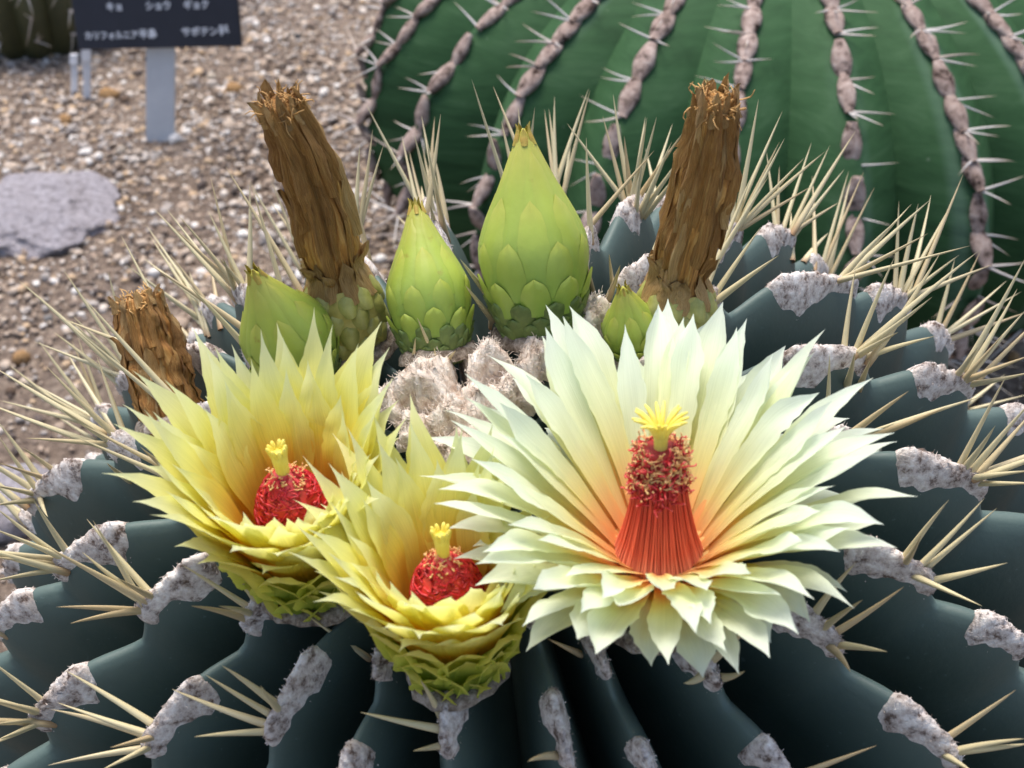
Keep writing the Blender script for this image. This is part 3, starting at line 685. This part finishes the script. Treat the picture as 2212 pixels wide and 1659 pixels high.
def anthers(fo, pts, r=.0002):
    A = Acc()
    for q in pts:
        ax = RNG.normal(0, 1, 3); ax /= np.linalg.norm(ax); V, F = tube([q - ax * r * 1.3, q - ax * r * .6, q + ax * r * .6, q + ax * r * 1.3], [r * .4, r, r, r * .4], 5); A.add(V, F)
    tag(part('anthers', A.V, A.F, M['anther'], fo), kind='stuff')
e = curls(fo, S, 300, .60, 1.0, M['crimson'], .00034, .35, 'curled_stamens', .00013); anthers(fo, e[::7], .00015)
e2 = curls(fo, S, 230, .74, 1.0, M['anther'], .00034, .45, 'pale_filaments', .00011, .6); anthers(fo, e2[::4], .00017)
stigma(fo, O, Fm, .026, .0325, .0010, 17, .85, .0042)

# the two golden cups
GR = [(18, .0068, .0128, .0185, 75, 62, .0030, 0, 0.), (22, .0072, .0122, .0240, 71, 55, .0030, 4, .5), (22, .0075, .0112, .0250, 66, 44, .0031, 12, .2), (17, .0076, .0098, .0200, 66, 40, .0036, 26, .7)]
GB = [(12, .0077, .0078, .0135, 66, 48, .0044, .3), (11, .0071, .0052, .0115, 66, 54, .0044, .1), (9, .0062, .0026, .0092, 66, 60, .0046, .6), (9, .0053, .0004, .0060, 64, 60, .0040, .2)]
def golden(base_px, lean, tau, k, label, crowd):
    fo, O, Fm = flower(base_px, lean, tau, label, .0122 * k, .0076 * k, [(c_, r_ * k, z_ * k, l_ * k, a_, b_, w_ * k, cu, ph) for (c_, r_, z_, l_, a_, b_, w_, cu, ph) in GR],
                       [(c_, r_ * k, z_ * k, l_ * k, a_, b_, w_ * k, ph) for (c_, r_, z_, l_, a_, b_, w_, ph) in GB], M['petal_gold'], False, crowd)
    zd, dz = .0140 * k, .0108 * k
    S = Sweep([O + Fm[:, 2] * zd, O + Fm[:, 2] * (zd + dz)], [(v_, r_ * k) for v_, r_ in [(0, .0046), (.2, .0053), (.4, .0052), (.6, .0045), (.8, .0032), (.95, .0017), (1, .0011)]])
    V, F, uv = S.body(16, 30); V = np.array(V); V += (nz(V, 1400, 3) * .0003)[:, None] * (V - V.mean(0)) / .004
    part('stamen_dome', V, F, M['crimson'], fo, uv=uv)
    A = Acc()
    for j in range(230):
        th = random.uniform(0, 6.28); v_ = random.uniform(.15, .9); path = []; dt = random.uniform(-.5, .5); dv = random.uniform(-.03, .06)
        for kk in range(6): path.append(S.at(np.array([min(1, max(0, v_))]), np.array([th]), .00016 + .00008 * math.sin(kk))[0]); th += dt * .35 + random.uniform(-.25, .25); v_ += dv + random.uniform(-.03, .03)
        V, F = tube(path, .00015, 3); A.add(V, F, [(.5, (i // 3) / 6) for i in range(len(V))])
    tag(part('curled_stamens', A.V, A.F, M['crimson'], fo, uv=A.uv), kind='stuff')
    e = curls(fo, S, 70, .86, 1.0, M['anther'], .0002, .5, 'pale_filaments', .00009, .2); anthers(fo, e[::3], .00014)
    stigma(fo, O, Fm, zd + dz * .7, .0285 * k, .00115 * k, 9, .12, .0019 * k)
golden((670, 1270), (-100, -364), 44, .97, 'golden yellow cup flower with red stamens beside the short dried flower', (980, 1450))
golden((980, 1450), (-36, -330), 43, .90, 'golden yellow cup flower with red stamens between the other two open flowers', (1425, 1350))

# felt and wool round the growing point ------------------------------
def tuft(px, py, r, h, seed, scraps=2):
    b, n0 = seat(px, py, .001); Fm = frame(n0, RNG.normal(0, 1, 3)); nu, nv = 20, 9; V = []
    for i in range(nv):
        s = i / (nv - 1)
        for j in range(nu):
            t = 6.2832 * j / nu; rr = r * math.sin(s * 1.62) ** .8 * (1 + .25 * math.sin(3 * t + seed) + .15 * math.sin(7 * t + 2 * seed)); V.append(b + Fm @ np.array([rr * math.cos(t), rr * math.sin(t), h * math.cos(s * 1.9)]))
    V = np.array(V); V += (nz(V, 900, seed) * .0012 + nz(V, 2600, seed) * .0007)[:, None] * n0; F = grid(nu, nv, True); c = V.copy(); V = list(V)
    for _ in range(280):
        j = random.randrange(len(c) - nu); q = c[j]; d = n0 * random.uniform(.2, 1) + RNG.normal(0, .8, 3); d /= np.linalg.norm(d); path = [q - d * .0005]
        for k in range(3): path.append(path[-1] + d * random.uniform(.0003, .0008)); d = d + RNG.normal(0, .5, 3); d /= np.linalg.norm(d)
        v, f = tube(path, [.00006, .00005, .00005, .00003], 3); o = len(V); V += v; F += [tuple(x + o for x in ff) for ff in f]
    tag(part('wool_tuft', V, F, M['apex_wool'], CACTUS), kind='stuff')
for (px, py, r, h) in [(925, 845, .0050, .0062), (975, 905, .0036, .0040), (1060, 790, .0036, .0050), (1040, 875, .0042, .0040), (900, 925, .0034, .0030), (1115, 850, .0036, .0042), (1160, 780, .0036, .0042),
                       (850, 860, .0036, .0032), (970, 980, .0036, .003), (1045, 955, .0036, .003), (1280, 690, .0036, .0048)]:
    tuft(px, py, r, h, px * .13)

# ------------------------------------------------------------------ big green barrel cactus behind
def mat_green():
    n = NT('deep_green_skin'); p = n.pos(); u = n.uv(0)
    mp = n.new('ShaderNodeMapping'); mp.inputs['Scale'].default_value = (5, 5, 24); n.link(n.coord('Object'), mp.inputs[0])
    base = n.ramp(n.noise(7, 5, .65, mp.outputs[0], .6), [(.32, (.024, .064, .024, 1)), (.52, (.036, .092, .035, 1)), (.72, (.056, .118, .052, 1))])
    # pale scuffed stripe beside the crest
    st = n.ramp(u, [(.60, (0, 0, 0, 1)), (.72, (.55, .55, .55, 1)), (.80, (.6, .6, .6, 1)), (.9, (.1, .1, .1, 1))])
    pat = n.ramp(n.noise(6, 2, .5, p), [(.45, (0, 0, 0, 1)), (.62, (1, 1, 1, 1))])
    c = n.mix(n.mix(1, st, pat, 'MULTIPLY'), base, (.14, .22, .16, 1))
    sp = n.ramp(n.noise(420, 2, .5, p), [(.74, (0, 0, 0, 1)), (.80, (1, 1, 1, 1))]); c = n.mix(n.mix(.4, (0, 0, 0, 1), sp), c, (.25, .28, .22, 1))
    n.color(c); n.rough(.7); n.b.inputs['Specular IOR Level'].default_value = .15; n.bump(n.noise(10, 3, .5, mp.outputs[0]), .15, .002); return n.m
M['green'] = mat_green()
M['bead'] = mat_wool('brown_bead_wool', (.035, .022, .018, 1), (.33, .25, .22, 1), (.50, .41, .37, 1), 240)
M['grey_spine'] = mat_spine('grey_spine', (.52, .44, .36, 1), (.68, .64, .61, 1), (.60, .48, .32, 1))
RB, HB, YB = .160, .090, .540
CB = np.array([0, YB, .090]); _r = pdir(1620, 300); CB[0] = _r[0] / _r[1] * YB
NB = 23; PB0 = -87.0                                    # -90 points at the camera
def bsurf(i, el, u):
    el = np.asarray(el, float); u = np.asarray(u, float); au = np.abs(u)
    ph = np.radians(PB0 + (i + u * .5) * 360 / NB); e = np.radians(el)
    dep = .021 * np.cos(e) ** .8 * (1 - np.exp(-np.cos(e) / .3))
    h = 1 - (au * au / np.sqrt(au * au + .012)) ** 1.12 / .99
    r = RB - dep * (1 - h) + .0008 * np.sin(np.radians(el) * 78) * np.clip(h, 0, 1) ** 8
    z = HB * np.sin(e) - .012 * np.exp(-((90 - el) / 12) ** 2); rr = r * np.cos(e)
    return CB + np.stack([rr * np.cos(ph), rr * np.sin(ph), z], -1)
BIG = tag(empty('barrel_cactus', (CB[0], CB[1], 0)), 'large deep green barrel cactus with brown beaded ribs behind the flowering one', 'cactus')
els = np.concatenate([np.linspace(-50, 70, 84), np.linspace(72, 89.5, 12)]); us = np.linspace(-1, 1, 19)
BR = []
for i in range(NB):
    E_, U = np.meshgrid(els, us, indexing='ij')
    BR.append(part('rib', bsurf(i, E_.ravel(), U.ravel()), grid(len(us), len(els))[::1], M['green'], BIG, uv=np.stack([1 - np.abs(U.ravel()), E_.ravel() / 90], 1)))
def bead_mesh(seed):
    nu, nv = 12, 11; V = []
    for i in range(nv):
        s = -1 + 2 * i / (nv - 1); w = .46 + .54 * math.cos(s * math.pi / 2) ** 1.2
        for j in range(nu):
            t = 6.2832 * j / nu; V.append((math.cos(t) * w, math.sin(t) * w * .8, s))
    V = np.array(V); q = nz(V, 3.1, seed) * .10 + nz(V, 8, seed + 3) * .07; V[:, :2] *= (1 + q)[:, None]
    return mesh('areole', V, grid(nu, nv, True) + [tuple(range(nu)), tuple(range((nv - 1) * nu, nv * nu))], M['bead'])
BM = [bead_mesh(k * 2.3) for k in range(4)]
SPG = [spine_mesh('spine', M['grey_spine'], b) for b in (-.2, -.06, .06, .2)]
cand = []
ARC = .0128
for i in range(NB):
    ph = PB0 + i * 360 / NB; rel = (ph + 90 + 180) % 360 - 180
    if abs(rel) > 125: continue
    ph = math.radians(ph); tang = np.array([-math.sin(ph), math.cos(ph), 0])
    el = -42 + random.uniform(0, 3)
    while el < 74:
        p, p2 = bsurf(i, np.array([el, el + .6]), np.array([0., 0.])); ax = (p2 - p) / np.linalg.norm(p2 - p)
        if p[2] > -.005:
            nrm = np.cross(tang, ax); nrm *= np.sign(nrm @ (p - CB)); Fm = np.stack([tang, nrm, ax], 1); hl = ARC * .56; w = .0033 * random.uniform(.88, 1.12)
            put(bpy.data.objects.new('areole', random.choice(BM)), BR[i], Matrix([[Fm[r, 0] * w, Fm[r, 1] * w * .8, Fm[r, 2] * hl, p[r] + nrm[r] * .0004] for r in range(3)] + [[0, 0, 0, 1]]))
            low = smooth((25 - el) / 45.); base = p - ax * hl * .92
            pix, zz = project(base); inview = -40 < pix[0] < PW + 40 and -60 < pix[1] < 800 and (p - CB) @ (CAM - p) > -.02
            sgn = 1 if rel > 0 else -1; ln = .0135 + .014 * float(low)
            for q in range(4):
                sd = (sgn, sgn, -sgn, 0)[q]; up = (-.15, -.75, -.35, -.9)[q]
                if random.random() > (.95, .7, .22, .25)[q]: continue
                dv = tang * sd * 1.0 + nrm * random.uniform(.25, .8) + ax * (up + random.uniform(-.25, .25)); dv /= np.linalg.norm(dv)
                cand.append((zz + (0 if inview else 5), base, base + dv * ln * random.uniform(.75, 1.15) * (.8 if q > 1 else 1), i))
        el += ARC / (np.linalg.norm(p2 - p) / .6)
cand.sort(key=lambda c: c[0])
for (_, b, t, i) in cand[:300]: spine(b, t, BR[i], .00055, SPG)
A = Acc()
for (_, b, t, i) in cand[300:]:
    V, F = tube([b, b + (t - b) * .5, t], [.0005, .00035, .00003], 5); A.add(V, F, [(.5, (k // 5) / 2) for k in range(len(V))])
tag(part('spines', A.V, A.F, M['grey_spine'], BIG, uv=A.uv), kind='stuff')

# ------------------------------------------------------------------ plant label
gp = ray_plane(345, 303); zs = project(gp)[1]; mpp = zs / FPX
def at_y(px, py, y): d = pdir(px, py); return CAM + d * (y / d[1])
M['post'] = mat_simple('grey_aluminium', [(.3, (.50, .51, .53, 1)), (.7, (.60, .61, .62, 1))], 60, .45, .1)
M['board'] = mat_simple('navy_black_board', [(.3, (.010, .011, .020, 1)), (.7, (.017, .018, .030, 1))], 90, .5, .12)
M['letter'] = mat_simple('white_paint', [(.3, (.62, .64, .68, 1)), (.7, (.8, .8, .82, 1))], 600, .6, .1)
SIGN = tag(empty('plant_label', tuple(gp)), 'dark plant label with white writing on a grey post in the gravel', 'sign')
def boxpart(name, O, ex, ey, ez, mat, parent, bev=.0):
    """box from corner O along three edge vectors, bevelled"""
    import bmesh
    bm = bmesh.new(); vs = [bm.verts.new(Vector(O + ex * a + ey * b + ez * c)) for a in (0, 1) for b in (0, 1) for c in (0, 1)]
    for f in ((0, 1, 3, 2), (4, 6, 7, 5), (0, 4, 5, 1), (2, 3, 7, 6), (0, 2, 6, 4), (1, 5, 7, 3)): bm.faces.new([vs[k] for k in f])
    bmesh.ops.recalc_face_normals(bm, faces=bm.faces)
    if bev: bmesh.ops.bevel(bm, geom=bm.edges[:], offset=bev, segments=2, affect='EDGES', profile=.5)
    bm.verts.index_update(); V = np.array([v.co[:] for v in bm.verts]); F = [[v.index for v in f.verts] for f in bm.faces]; bm.free()
    return part(name, V, F, mat, parent, smooth=False)
pb0, pb1 = at_y(315, 303, gp[1]), at_y(376, 303, gp[1]); pt0, pt1 = at_y(313, 95, gp[1] + .012), at_y(380, 93, gp[1] + .012)
down = (pb0 - pt0) * .15
ex = pb1 - pb0; upv = (pt0 + pt1) / 2 - (pb0 + pb1) / 2
boxpart('post', pb0 - upv * .25, ex, np.array([0, .004, 0]), upv * 1.55, M['post'], SIGN, .0005)
b0, b1 = at_y(168, 108, gp[1] + .006), at_y(523, 100, gp[1] + .006); bx = b1 - b0; bw = np.linalg.norm(bx)
til = math.radians(16); byv = np.array([0, math.sin(til), math.cos(til)]); byv -= bx * (byv @ bx) / bw ** 2; byv /= np.linalg.norm(byv)
bn = np.cross(bx / bw, byv)                              # faces the viewer (-y)
if bn[1] > 0: bn = -bn
boxpart('board', b0 - bn * .003, bx, byv * bw * .62, bn * .003, M['board'], SIGN, .0006)
BZ = np.mean([project(b0)[1], project(b1)[1]]); bm_ = BZ / FPX
def letters(txt, px, py, size_px, adv):
    d = pdir(px, py); t = ((b0 - CAM) @ bn) / (d @ bn); o = CAM + d * t + bn * .0004
    for j, ch in enumerate(txt):
        cu = bpy.data.curves.new('letter', 'FONT'); cu.body = ch; cu.size = 1; cu.align_x = 'CENTER'; cu.offset = .03; cu.extrude = .01; cu.resolution_u = 3
        tmp = bpy.data.objects.new('tmp', cu); COL.objects.link(tmp); dg = bpy.context.evaluated_depsgraph_get(); me = bpy.data.meshes.new_from_object(tmp.evaluated_get(dg)); bpy.data.objects.remove(tmp)
        me.materials.clear(); me.materials.append(M['letter']); me.name = 'letter'
        s = size_px * bm_; q = o + bx / bw * (adv * bm_ * (j + .5)); X, Y, Z = bx / bw * s * (adv / size_px) , byv * s * 1.05, bn * s
        put(bpy.data.objects.new('letter', me), SIGN, Matrix([[X[r], Y[r], Z[r], q[r]] for r in range(3)] + [[0, 0, 0, 1]]))
letters('カリフォルニア', 184, 84, 17.5, 16.6); letters('半島', 301, 81, 20, 19.5); letters('サボテン', 393, 76, 19, 20); letters('科', 474, 74, 22, 22)
letters('キョ', 230, 22, 19, 18.5); letters('ショウ', 315, 20, 19, 18.5); letters('ギョク', 397, 18, 19, 18.5)

# white stakes beside the label
M['stake'] = mat_simple('white_plastic', [(.3, (.52, .52, .54, 1)), (.7, (.68, .68, .70, 1))], 80, .5, .1)
for (px, y0, y1, w, lab) in ((187, 118, 202, 17, 'white plastic stake closest to the post of the dark plant label'), (160, 128, 192, 14, 'small white plastic stake closest to the olive cactus'), (2, -40, 60, 16, 'white stake standing in front of the olive cactus')):
    g = ray_plane(px, y1) if px > 50 else ray_plane(px + 2, 70); d0 = at_y(px - w / 2, y1 if px > 50 else 70, g[1]); d1 = at_y(px + w / 2, y1 if px > 50 else 70, g[1]); tp = at_y(px - w / 2, y0, g[1] + .006)
    so = tag(empty('plant_stake', tuple(g)), lab, 'stake', 'white stakes by the plant label'); u_ = tp - d0; h_ = np.linalg.norm(u_)
    boxpart('stake_shaft', d0 - u_ * .35, d1 - d0, np.array([0, .0014, 0]), u_ * 1.2, M['stake'], so, .0004)
    boxpart('stake_head', d0 + u_ * .85 - (d1 - d0) * .10, (d1 - d0) * 1.2, np.array([0, -.0016, 0]), u_ * .35, M['stake'], so, .0004)

# ------------------------------------------------------------------ olive cactus at the gravel edge
n = NT('olive_skin'); p = n.coord('Object'); n.color(n.ramp(n.noise(40, 4, .6, p), [(.3, (.030, .034, .012, 1)), (.7, (.075, .075, .026, 1))])); n.rough(.6); M['olive'] = n.m
oc = ray_plane(40, 112); ro = .052; oc = oc + np.array([0, ro * .7, ro * .55])
OL = tag(empty('olive_cactus', (oc[0], oc[1], 0)), 'dark olive cactus with white spines beside the dark plant label', 'cactus')
nr = 15
for i in range(nr):
    el, u = np.meshgrid(np.linspace(-45, 89, 26), np.linspace(-1, 1, 9), indexing='ij'); el = np.radians(el.ravel()); u = u.ravel()
    ph = 6.2832 * (i + u * .5) / nr; r = ro * (1 - .16 * np.abs(u) ** 1.2 * np.cos(el)); V = oc + np.stack([r * np.cos(el) * np.cos(ph), r * np.cos(el) * np.sin(ph), ro * .95 * np.sin(el)], 1)
    rb = part('rib', V, grid(9, 26), M['olive'], OL)
    p0 = 6.2832 * i / nr
    if math.sin(p0) > .35: continue
    for e_ in range(-20, 80, 17):
        e = math.radians(e_); nn = np.array([math.cos(e) * math.cos(p0), math.cos(e) * math.sin(p0), math.sin(e)]); q = oc + nn * ro
        for k in range(3):
            dv = nn * .5 + RNG.normal(0, .6, 3); dv /= np.linalg.norm(dv); spine(q, q + dv * random.uniform(.010, .018), rb, .0004, SPG)

# ------------------------------------------------------------------ stones and gravel
def rock_mesh(name, mat, seed, sub=3, rough=.22):
    import bmesh
    bm = bmesh.new(); bmesh.ops.create_icosphere(bm, subdivisions=sub, radius=1); V = np.array([v.co[:] for v in bm.verts]); F = [[v.index for v in f.verts] for f in bm.faces]; bm.free()
    V *= (1 + rough * nz(V, 1.6, seed) + rough * .4 * nz(V, 4, seed + 2) + rough * .15 * nz(V, 11, seed))[:, None]; return mesh(name, V, F, mat)
n = NT('lavender_grey_rock'); p = n.pos(); f = n.noise(330, 4, .75, p)
n.color(n.ramp(f, [(.32, lin(138, 129, 131)), (.46, lin(190, 181, 186)), (.60, lin(214, 206, 211)), (.78, lin(232, 226, 228))])); n.rough(.9); n.bump(n.noise(380, 5, .75, p), 1, .006); M['rock'] = n.m
def rock(name, px, py, hw, hd, hh, mat, label, cat, seed, rot=0, group=None, sink=.35, sub=3, rough=.2):
    g = ray_plane(px, py); o = bpy.data.objects.new(name, rock_mesh(name, mat, seed, sub, rough)); gz = float(ground_z(np.array([g[0]]), np.array([g[1]]))[0])
    put(o, None, Matrix.Translation(Vector((g[0], g[1], gz + hh * (1 - sink * 2)))) @ Matrix.Rotation(rot, 4, 'Z') @ Matrix.Diagonal((hw, hd, hh, 1))); return tag(o, label, cat, group)
rock('flat_rock', 78, 465, .036, .034, .009, M['rock'], 'flat lavender grey rock lying on the gravel', 'rock', 3.1, sink=.42, sub=5, rough=.3)
rock('flat_rock', 20, 1095, .020, .020, .010, M['rock'], 'pale rock on the ground under the flowering cactus', 'rock', 8.7)
STC = {'tan': (lin(150, 112, 70), lin(196, 156, 108)), 'cream': (lin(176, 160, 140), lin(214, 202, 186)), 'grey': (lin(104, 100, 98), lin(150, 146, 142)), 'brown': (lin(84, 66, 54), lin(128, 104, 84)), 'dark': (lin(48, 46, 46), lin(84, 80, 78))}
for k, (a, b) in STC.items(): M['st_' + k] = mat_simple(k + '_stone', [(.3, a), (.7, b)], 3, .85, .5, dist=.05)
STN = [(232, 195, 23, 'tan', 'blocky tan stone between the label post and the white stakes'), (268, 205, 13, 'brown', 'small brown stone leaning by the tan block near the label post'), (140, 258, 17, 'tan', 'orange tan stone lying below the white stakes'),
       (92, 345, 10, 'cream', 'cream pebble lying just behind the flat lavender rock'), (262, 330, 12, 'cream', 'cream stone on the gravel in front of the label post'), (250, 365, 12, 'dark', 'dark stone on the gravel in front of the label post'),
       (505, 190, 18, 'tan', 'tan stone lying right of the dark label board'), (455, 160, 13, 'cream', 'white cream stone under the edge of the dark label board'), (640, 85, 12, 'dark', 'dark stone alone on pale gravel toward the big green cactus'),
       (45, 770, 20, 'tan', 'rounded brown tan stone on bare soil beyond the straw spines'), (105, 690, 11, 'grey', 'small grey stone on bare soil beside the straw spines'), (20, 835, 13, 'brown', 'dark brown clod on bare soil beside the straw spines'),
       (2185, 790, 14, 'tan', 'tan stone in the shade between the two barrel cacti'), (2150, 730, 12, 'brown', 'brown stone in the shade between the two barrel cacti')]
for q, (px, py, r, k, lab) in enumerate(STN):
    z = project(ray_plane(px, py))[1]; s = r * z / FPX
    rock('stone', px, py, s, s * .85, s * .75, M['st_' + k], lab, 'stone', q * 1.7, q * 1.1, 'larger stones in the gravel', .25, 2, .3)
n = NT('gravel_pebbles'); r = n.island()
c = n.ramp(r, [(0, lin(92, 80, 74)), (.08, lin(132, 115, 102)), (.22, lin(170, 150, 132)), (.40, lin(192, 174, 156)), (.58, lin(172, 163, 156)), (.74, lin(200, 172, 140)), (.82, lin(210, 198, 186)), (.93, lin(230, 224, 217)), (1, lin(110, 102, 98))], 'CONSTANT')
c = n.mix(1, c, n.ramp(n.noise(700, 3, .6, n.pos()), [(.3, (.86, .84, .82, 1)), (.7, (1, 1, 1, 1))]), 'MULTIPLY'); n.color(c); n.rough(.85); M['pebble'] = n.m
import bmesh
g_ = (1 + 5 ** .5) / 2
IV = np.array([(-1, g_, 0), (1, g_, 0), (-1, -g_, 0), (1, -g_, 0), (0, -1, g_), (0, 1, g_), (0, -1, -g_), (0, 1, -g_), (g_, 0, -1), (g_, 0, 1), (-g_, 0, -1), (-g_, 0, 1)], float) / 1.9
IF = np.array([(0, 11, 5), (0, 5, 1), (0, 1, 7), (0, 7, 10), (0, 10, 11), (1, 5, 9), (5, 11, 4), (11, 10, 2), (10, 7, 6), (7, 1, 8), (3, 9, 4), (3, 4, 2), (3, 2, 6), (3, 6, 8), (3, 8, 9), (4, 9, 5), (2, 4, 11), (6, 2, 10), (8, 6, 7), (9, 8, 1)])
bm = bmesh.new(); bmesh.ops.create_icosphere(bm, subdivisions=2, radius=1); IV2 = np.array([v.co[:] for v in bm.verts]); IF2 = np.array([[v.index for v in f.verts] for f in bm.faces]); bm.free()
def scatter(cnt, rmean, sig, base, faces, lift):
    P = np.stack([RNG.uniform(-.95, .95, cnt * 6), RNG.uniform(-.05, 1.6, cnt * 6)], 1)
    v = np.concatenate([P, np.zeros((len(P), 1))], 1) - CAM; z = -(v @ CZ); px = PW / 2 + FPX * (v @ CX) / z; py = PH / 2 - FPX * (v @ CY) / z
    ok = (px > -1100) & (px < PW + 700) & (py > -260) & (py < PH * .85) & (np.hypot(P[:, 0] - CB[0], P[:, 1] - CB[1]) > RB * .8) & (np.hypot(P[:, 0] - C1[0], P[:, 1] - C1[1]) > R1 * .7)
    # ground that only the cacti hide needs no pebbles
    ok &= ~((px > 1000) & (px < 1900) & (py < 900))
    ok &= RNG.random(len(px)) < np.clip(1.25 - (py - 420) / 420, .22 if rmean < .002 else .05, 1)
    P = P[ok][:cnt]; m = len(P); r = np.clip(rmean * np.exp(RNG.normal(0, sig, m)), rmean * .4, rmean * 2.6)
    V = np.repeat(base[None], m, 0) * (1 + RNG.normal(0, .13, (m, len(base), 1)))
    V *= (r[:, None] * np.stack([RNG.uniform(.8, 1.35, m), RNG.uniform(.7, 1.1, m), RNG.uniform(.5, .85, m)], 1))[:, None, :]
    a = RNG.uniform(0, 6.28, m); b = RNG.normal(0, .5, m)
    y, zc = V[..., 1] * np.cos(b)[:, None] - V[..., 2] * np.sin(b)[:, None], V[..., 1] * np.sin(b)[:, None] + V[..., 2] * np.cos(b)[:, None]
    x2, y2 = V[..., 0] * np.cos(a)[:, None] - y * np.sin(a)[:, None], V[..., 0] * np.sin(a)[:, None] + y * np.cos(a)[:, None]
    gz = ground_z(P[:, 0], P[:, 1]) + r * lift * RNG.uniform(.2, 1.6, m)
    W = np.stack([x2 + P[:, :1], y2 + P[:, 1:2], zc + gz[:, None]], -1).reshape(-1, 3)
    return W, (faces[None] + (np.arange(m) * len(base))[:, None, None]).reshape(-1, 3)
V1, F1 = scatter(76000, .00095, .38, IV, IF, .5); V2, F2 = scatter(7500, .0019, .28, IV2, IF2, .4)
gm = big_mesh('gravel', np.concatenate([V1, V2]), np.concatenate([F1, F2 + len(V1)]), M['pebble'])
tag(put(bpy.data.objects.new('gravel', gm)), 'loose beige and brown gravel covering the bed', 'gravel', kind='stuff')
